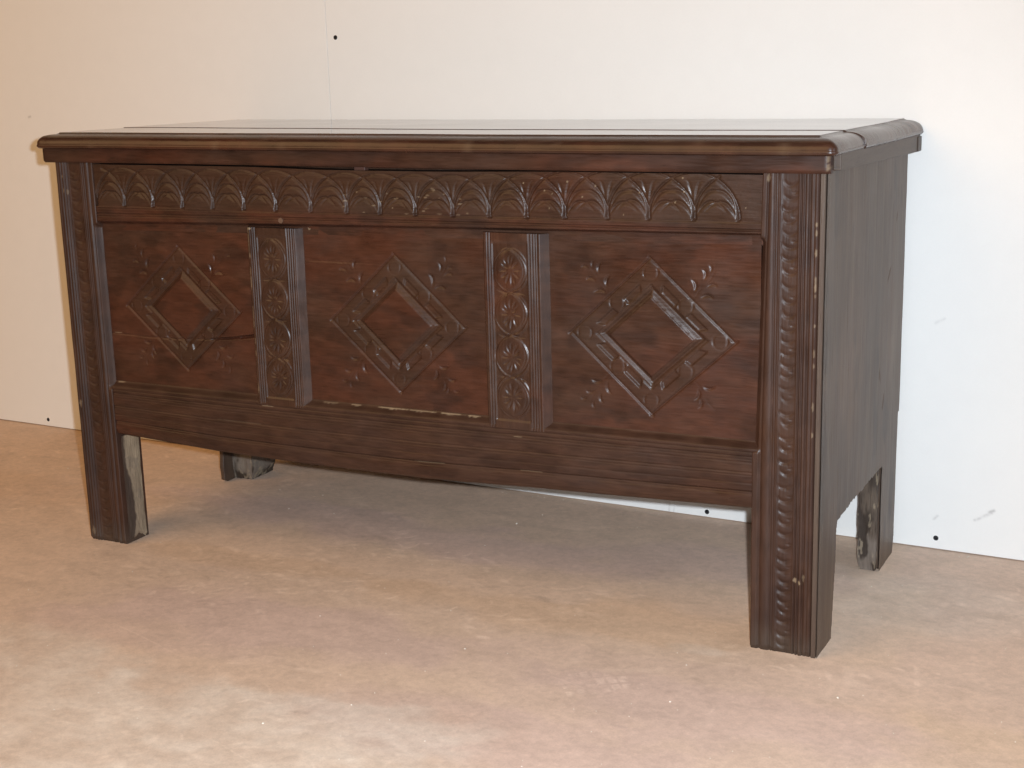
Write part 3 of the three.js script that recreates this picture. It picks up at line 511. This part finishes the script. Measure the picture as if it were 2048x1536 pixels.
// the face that shows is a relief of its own so that grain, splits and knocks have depth
{
  const body = colourise(plankEnd(X1 - 0.0038, X1 - 0.0115, ZF - 0.002, ZB, 1, 5), (x, y, z) => sideCol(5)(x, y, z), 'y');
  const R = new Relief(ZB, ZF - 0.002, 0, 0.7125, 0.0017);
  R.each((q, z, y) => { R.base[q] = -0.0016 * fbm(z * 20, y * 3, 3, 81) - 0.00016 * vn(z * 300, y * 9, 82) - 0.0003 * fbm(z * 60, y * 10, 2, 83); });
  for (let k = 0; k < 46; k++) { const z = rr(ZB, ZF), y = rr(0.02, 0.68), l = rr(0.05, 0.3); R.gouge([z, y], [z + rr(-0.004, 0.004), y + l / 2], [z + rr(-0.004, 0.004), y + l], rr(0.002, 0.0034), rr(0.0003, 0.0008)); }
  for (const [z, y, dz, dy, w] of [[-0.395, 0.515, 0.03, -0.025, 0.006], [-0.37, 0.315, 0.012, -0.035, 0.004], [-0.33, 0.36, -0.01, -0.03, 0.003], [-0.43, 0.6, 0.01, -0.02, 0.003]]) R.gouge([z, y], [z + dz * 0.4, y + dy * 0.6], [z + dz, y + dy], w, 0.003);
  const inside = (z, y) => y > 0.1835 + 0.0024 * (vn(z * 120, 3, 5) - 0.5) - 0.005 * ss(-0.2, -0.09, z) || z > -0.083 - 0.012 * ss(0.16, 0.186, y) * 0.6 + 0.014 * ss(0.17, 0.0, y) || (z < -0.374 && z > ZB + 0.007 + (y < 0.03 ? 0.01 * (1 - y / 0.03) : 0));
  const back = (z, y) => y > 0.25 || z > ZB + 0.006;
  const face = R.build(0, 0.0022, { col: (z, y, h) => sideFace(z, y), along: 'y', uvo: 0.21, wob: 0.0004, mask: (z, y) => inside(z, y) && back(z, y) });
  face.applyMatrix4(new THREE.Matrix4().makeBasis(new THREE.Vector3(0, 0, 1), new THREE.Vector3(0, 1, 0), new THREE.Vector3(1, 0, 0))); face.translate(X1 - 0.001, 0, 0); face.computeVertexNormals();
  const g = mergeGeometries([body.index ? body.toNonIndexed() : body, face.toNonIndexed()]);
  put('end_plank', g, M.side, chest, 'dusty grey brown plank at the chest end');
}
put('end_plank', colourise(plankEnd(X0 + 0.0005, X0 + 0.010, -0.05, ZB, 1, 6), (x, y, z) => sideCol(6)(x, y, z), 'y'), M.side);
// edge strip of the back plank, rough and stopping above the leg
{
  const g = new THREE.BoxGeometry(X1 - X0 - 0.02, 0.43, 0.014, 1, 1, 1); g.translate((X0 + X1) / 2 - 0.004, 0.25 + 0.215, ZB + 0.0075 - 0.012);
  put('back_plank', colourise(g, (x, y, z) => sideCol(8)(z, y, x), 'x'), M.side);
  const b = new THREE.BoxGeometry(X1 - X0 - 0.03, 0.016, 0.46, 1, 1, 1); b.translate((X0 + X1) / 2, 0.242, -0.248);
  put('bottom_plank', colourise(b, () => [0.10, 0.075, 0.055], 'x'), M.raw);
}
// rear legs: decayed, flaking posts
function rearLeg(xa, xb, za, zb, s) {
  const nx = 26, ny = 130, nz = 44, g = new THREE.BoxGeometry(xb - xa, 0.232, za - zb, nx, ny, nz); g.translate((xa + xb) / 2, 0.116, (za + zb) / 2);
  const p = g.attributes.position;
  for (let i = 0; i < p.count; i++) { let x = p.getX(i), y = p.getY(i), z = p.getZ(i); const cx = (xa + xb) / 2, cz = (za + zb) / 2;
    const foot = 1 - ss(0, 0.03, y), n = fbm(x * 60 + z * 60, y * 40, 3, s) - 0.5, n2 = fbm(z * 80 - x * 50, y * 16, 3, s + 3) - 0.5;
    x += (cx - x) * 0.16 * foot + (x > cx ? 0.002 : 0.004) * n; z += (cz - z) * 0.12 * foot + 0.004 * n2; if (y < 0.001) y = 0.006 * vn(x * 120, z * 120, s) * (Math.abs(x - cx) / (xb - xa) + Math.abs(z - cz) / (za - zb)) ; p.setXYZ(i, x, y, z); }
  g.computeVertexNormals();
  const col = (x, y, z) => { const n = fbm(x * 60 + z * 30, y * 24, 4, s + 8), fl = ss(0.66, 0.72, fbm(x * 150 + z * 60, y * 60, 3, s + 9)); const c = mix3([0.06, 0.044, 0.033], [0.15, 0.115, 0.085], ss(0.38, 0.66, n)); const bare = ss(0.075, 0.06, y + 0.03 * (n - 0.5)); return mix3(mix3(c, [0.27, 0.23, 0.19], 0.75 * bare * ss(0.35, 0.55, n)), [0.40, 0.33, 0.23], 0.6 * fl); };
  return colourise(g, col, 'y');
}
put('rear_leg', rearLeg(1.3715, 1.4022, -0.362, -0.482, 31), M.raw, chest, 'flaking grey rear leg with pale scabs');
put('rear_leg', rearLeg(0.012, 0.094, -0.405, -0.488, 41), M.raw, chest, 'short dark rear leg with greyed end');

// lid: two boards with a moulded edge, an apron under the front and cleats under the ends
const lid = new THREE.Group(); lid.name = 'lid'; chest.add(lid); lid.userData.label = 'two-board lid with moulded edge';
const lidY = (x, z) => 0.747 + 0.0135 * Math.min(0, z) + 0.0006 * Math.sin(x * 4 + 1) + 0.0012 * (fbm(x * 3, z * 6, 2, 51) - 0.5) + 0.00008 * (fbm(x * 6, z * 60, 2, 52) - 0.5);
function lidBoard(xa, xb, z1f, z0f, edges, s) {
  // non-uniform stations, dense at the moulded edges; z runs from the front (z1) to the back (z0)
  const NOSE = 0.030, st = []; for (let i = 0; i <= 14; i++) st.push(0.0305 * (1 - Math.cos(i / 14 * Math.PI / 2)));
  const xs = [], zs = [];
  for (const d of st) xs.push(d); xs.push(0.0312, 0.034); for (let d = 0.045; d < (xb - xa) - 0.045; d += 0.012) xs.push(d); const L = xb - xa; xs.push(L - 0.034, L - 0.0312); for (let i = 14; i >= 0; i--) xs.push(L - st[i]);
  if (edges.front) { for (const d of st) zs.push([d, 1]); zs.push([0.0312, 1], [0.034, 1]); }
  const n = 26; const start = edges.front ? 0.045 : 0; for (let k = 0; k <= n; k++) zs.push([k / n, 0, start]);
  const pos = [], uv = [], color = [], idx = [], idxE = [], dist = [], W = xs.length;
  const drop = d => d >= 0.0312 ? 0 : d >= 0.0296 ? 0.0026 * (0.0312 - d) / 0.0016 : 0.0026 + 0.0165 * (1 - Math.sqrt(Math.max(0, 1 - Math.pow((0.0296 - d) / 0.0296, 2.4))));
  const under = 0.0255, top = [];
  zs.forEach((zz, r) => xs.forEach((dx, c) => {
    const x = xa + dx, zf = z1f(x), zb = z0f(x); let z = zz[1] ? zf - zz[0] : lerp(zf - zz[2], zb, zz[0]);
    const dl = dx, dr = L - dx, df = edges.front ? zf - z : 9; let d = Math.min(dl, dr, df);
    const m2 = Math.min(Math.max(dl, dr) === dl ? dr : dl, 9), R0 = 0.011; if (edges.front && m2 < R0 && df < R0) d = R0 - Math.hypot(R0 - m2, R0 - df) ; // rounded corner
    let px = x, pz = z; if (d < 0) { const k = R0 / (R0 - d), ccx = dl < dr ? xa + R0 : xb - R0, ccz = zf - R0; px = ccx + (x - ccx) * k; pz = ccz + (z - ccz) * k; d = 0; }
    const y = lidY(px, pz) - drop(d) - (d < 0.03 ? 0.0004 * ss(0.66, 0.82, fbm(px * 40, pz * 40, 3, 58)) : 0) + (edges.lift || 0) * (edges.front ? 1 : 1);
    dist.push(d); pos.push(px, y, pz); uv.push(px * 2 + s * 0.31, pz * 2 + s * 0.53); let k = patina(px * 0.8, pz * 2.2, 20 + s, 0.5); if (d < 0.012) k = mix3(k, [0.16, 0.10, 0.06], 0.35 * ss(0.7, 0.8, fbm(px * 80, pz * 80, 3, 59))); color.push(...k); }));
  const H = zs.length;
  for (let r = 0; r + 1 < H; r++) for (let c = 0; c + 1 < W; c++) { const a = r * W + c; (Math.max(dist[a], dist[a + 1], dist[a + W], dist[a + W + 1]) < 0.0313 ? idxE : idx).push(a, a + 1, a + W + 1, a, a + W + 1, a + W); }
  // rim: from the nose round and under
  const ring = []; for (let c = 0; c < W; c++) ring.push(c); for (let r = 1; r < H; r++) ring.push(r * W + W - 1); for (let c = W - 2; c >= 0; c--) ring.push((H - 1) * W + c); for (let r = H - 2; r > 0; r--) ring.push(r * W);
  const cxm = (xa + xb) / 2, B = ring.length; let prev = ring.map(q => { pos.push(pos[q * 3], pos[q * 3 + 1], pos[q * 3 + 2]); uv.push(uv[q * 2], uv[q * 2 + 1]); color.push(...color.slice(q * 3, q * 3 + 3)); return pos.length / 3 - 1; });
  const steps = [[0.0012, 0.0025], [0.0, 0.0045], [-0.0022, 0.0066], [-0.010, 0.0068]];
  for (const [o, dn] of steps) {
    const cur = ring.map(q => { const x = pos[q * 3], y = pos[q * 3 + 1], z = pos[q * 3 + 2], zf = z1f(x); const isF = edges.front && Math.abs(zf - z) < 0.021, ox = x < xa + 0.0205 && Math.abs(x - xa) < 0.0205 ? -1 : x > xb - 0.0205 ? 1 : 0;
      let nxv = 0, nzv = 0; const el = x - xa, er = xb - x, ef = edges.front ? zf - z : 9; const m = Math.min(el, er, ef); if (m < 0.021) { if (ef < 0.011 && Math.min(el, er) < 0.011) { nxv = el < er ? (el - 0.011) : (0.011 - er); nzv = 0.011 - ef; const l = Math.hypot(nxv, nzv) || 1; nxv /= l; nzv /= l; } else if (ef === m) nzv = 1; else nxv = el < er ? -1 : 1; }
      pos.push(x + nxv * o, Math.min(y - dn, lidY(x, z) - 0.0191 - dn), z + nzv * o); uv.push(x * 2, y * 2 + z); color.push(...color.slice(q * 3, q * 3 + 3)); return pos.length / 3 - 1; });
    for (let k = 0; k < B; k++) { const k2 = (k + 1) % B; idxE.push(prev[k], cur[k], cur[k2], prev[k], cur[k2], prev[k2]); }
    prev = cur;
  }
  const cn = [prev[0], prev[W - 1], prev[W - 1 + H - 1], prev[2 * (W - 1) + H - 1]]; idxE.push(cn[0], cn[2], cn[1], cn[0], cn[3], cn[2]);
  return [idx, idxE].map(list => { const map = new Map(), P = [], U = [], C = [], I = []; for (const q of list) { if (!map.has(q)) { map.set(q, P.length / 3); P.push(pos[q * 3], pos[q * 3 + 1], pos[q * 3 + 2]); U.push(uv[q * 2], uv[q * 2 + 1]); C.push(color[q * 3], color[q * 3 + 1], color[q * 3 + 2]); } I.push(map.get(q)); }
    const g = new THREE.BufferGeometry(); g.setAttribute('position', new THREE.Float32BufferAttribute(P, 3)); g.setAttribute('uv', new THREE.Float32BufferAttribute(U, 2)); g.setAttribute('color', new THREE.Float32BufferAttribute(C, 3)); g.setIndex(I); g.computeVertexNormals(); return g; });
}
const joint = x => lerp(-0.172, -0.124, (x - 0.02) / 1.39);
for (const [xa, xb, zf, zb, o, k, label] of [[0.009, 1.4215, () => 0.033, x => joint(x) + 0.0003, { front: true, lift: 0 }, 1, 'front lid board'], [0.001, 1.4235, x => joint(x) - 0.0007, () => -0.516, { front: false, lift: 0.0006 }, 2, 'rear lid board']]) {
  const [field, edge] = lidBoard(xa, xb, zf, zb, o, k);
  put('lid_board', field, M.lid, lid, label); put('lid_moulding', edge, M.edge, lid);
}
{
  const rb = (x0, x1, y0, y1, z0, z1, r, nx = 1) => { const g = new RoundedBoxGeometry(x1 - x0, y1 - y0, z1 - z0, 3, r); g.translate((x0 + x1) / 2, (y0 + y1) / 2, (z0 + z1) / 2); return g; };
  const ap = new Relief(0.0115, 1.4105, 0.6962, 0.7222, 0.003);
  ap.each((q, x, y) => { const e = Math.min(x - 0.0115, 1.4105 - x), d = y - 0.6962; ap.base[q] = -0.004 * Math.pow(1 - clamp(e / 0.006), 2) - 0.0035 * Math.pow(1 - clamp(d / 0.004), 2) - 0.001 * fbm(x * 10, y * 40, 3, 4); });
  for (let k = 0; k < 10; k++) ap.chip(1.4085, rr(0.70, 0.72), 0.002, 0.003, 0.6);
  put('lid_apron', ap.build(0.0212, 0.018, { col: (x, y) => patina(x * 0.7, y, 9, 0.5), along: 'x', uvo: 0.5, shape: (x, y) => [x, y - 0.0018 * ss(0.2, 0.02, x) * 0 + 0.0006 * Math.sin(x * 5)] }), M.polished, lid);
  const cl = (xa, xb, s) => { const g = rb(xa, xb, 0.696, 0.7205, -0.515, 0.001, 0.0014); const p = g.attributes.position; for (let i = 0; i < p.count; i++) { const z = p.getZ(i); p.setY(i, p.getY(i) + 0.004 + 0.0195 * z * (p.getY(i) < 0.708 ? 1.25 : 0.72)); } g.computeVertexNormals(); return colourise(g, (x, y, z) => sideCol(9 + s)(z, z, y), 'z'); };
  put('cleat', cl(1.4095, 1.4203, 1), M.side, lid); put('cleat', cl(0.0135, 0.0315, 2), M.side, lid);
  const end = rb(1.4203, 1.4222, 0.6885, 0.7125, -0.5165, -0.492, 0.0008); put('cleat_end', colourise(end, (x, y, z) => sideCol(15)(z, y, z), 'z'), M.side, lid);
}
// a bit of the old lock staple between lid and rail
{ const g = new RoundedBoxGeometry(0.02, 0.006, 0.012, 2, 0.0012); g.translate(0.662, 0.6932, 0.002); put('lock_staple', colourise(g, () => [0.12, 0.06, 0.045], 'x'), M.polished); }

// ---------------------------------------------------------------- crumbs of plaster and wood on the floor
{
  const gs = []; const base = new THREE.IcosahedronGeometry(1, 0);
  const add = (x, z, r) => { const g = base.clone(); const p = g.attributes.position; for (let i = 0; i < p.count; i++) { const k = 0.75 + 0.5 * hash(Math.round(p.getX(i) * 9), Math.round(p.getY(i) * 9), Math.round(p.getZ(i) * 9 + x * 999)); p.setXYZ(i, p.getX(i) * k, p.getY(i) * k * 0.5, p.getZ(i) * k); } g.scale(r, r, r * rr(0.5, 1)); g.rotateY(rr(0, 6)); g.translate(x, r * 0.32, z); g.computeVertexNormals(); gs.push(g); };
  for (const [px, py, r] of [[1033, 1048, 0.003], [136, 937, 0.0016], [578, 1018, 0.0014], [1675, 1396, 0.002], [930, 1298, 0.0015], [640, 1232, 0.0016], [560, 980, 0.0013], [1085, 1030, 0.0013], [1340, 1404, 0.0018], [526, 1447, 0.002], [703, 1410, 0.0015]]) { const p = floorAt(px, py); add(p.x, p.z, r); }
  for (let k = 0; k < 170; k++) { const p = floorAt(rr(0, 2048), rr(960, 1536)); add(p.x, p.z, rr(0.0004, 0.0011)); }
  for (let k = 0; k < 60; k++) { const t = rr(-1.6, 1.1); add(0.7 + t, -0.546 + t * 0.035 + rr(0.003, 0.03), rr(0.0005, 0.0014)); }
  const m = mesh('crumbs', mergeGeometries(gs), new THREE.MeshStandardMaterial({ color: new THREE.Color().setRGB(0.72, 0.66, 0.56), roughness: 0.95 }), scene);
  m.userData = { kind: 'stuff', label: 'pale plaster crumbs scattered on the dusty floor', category: 'crumbs' };
}
scene.traverse(o => { if (o.isMesh) { o.castShadow = o.receiveShadow = true; } });
renderer.render(scene, camera);
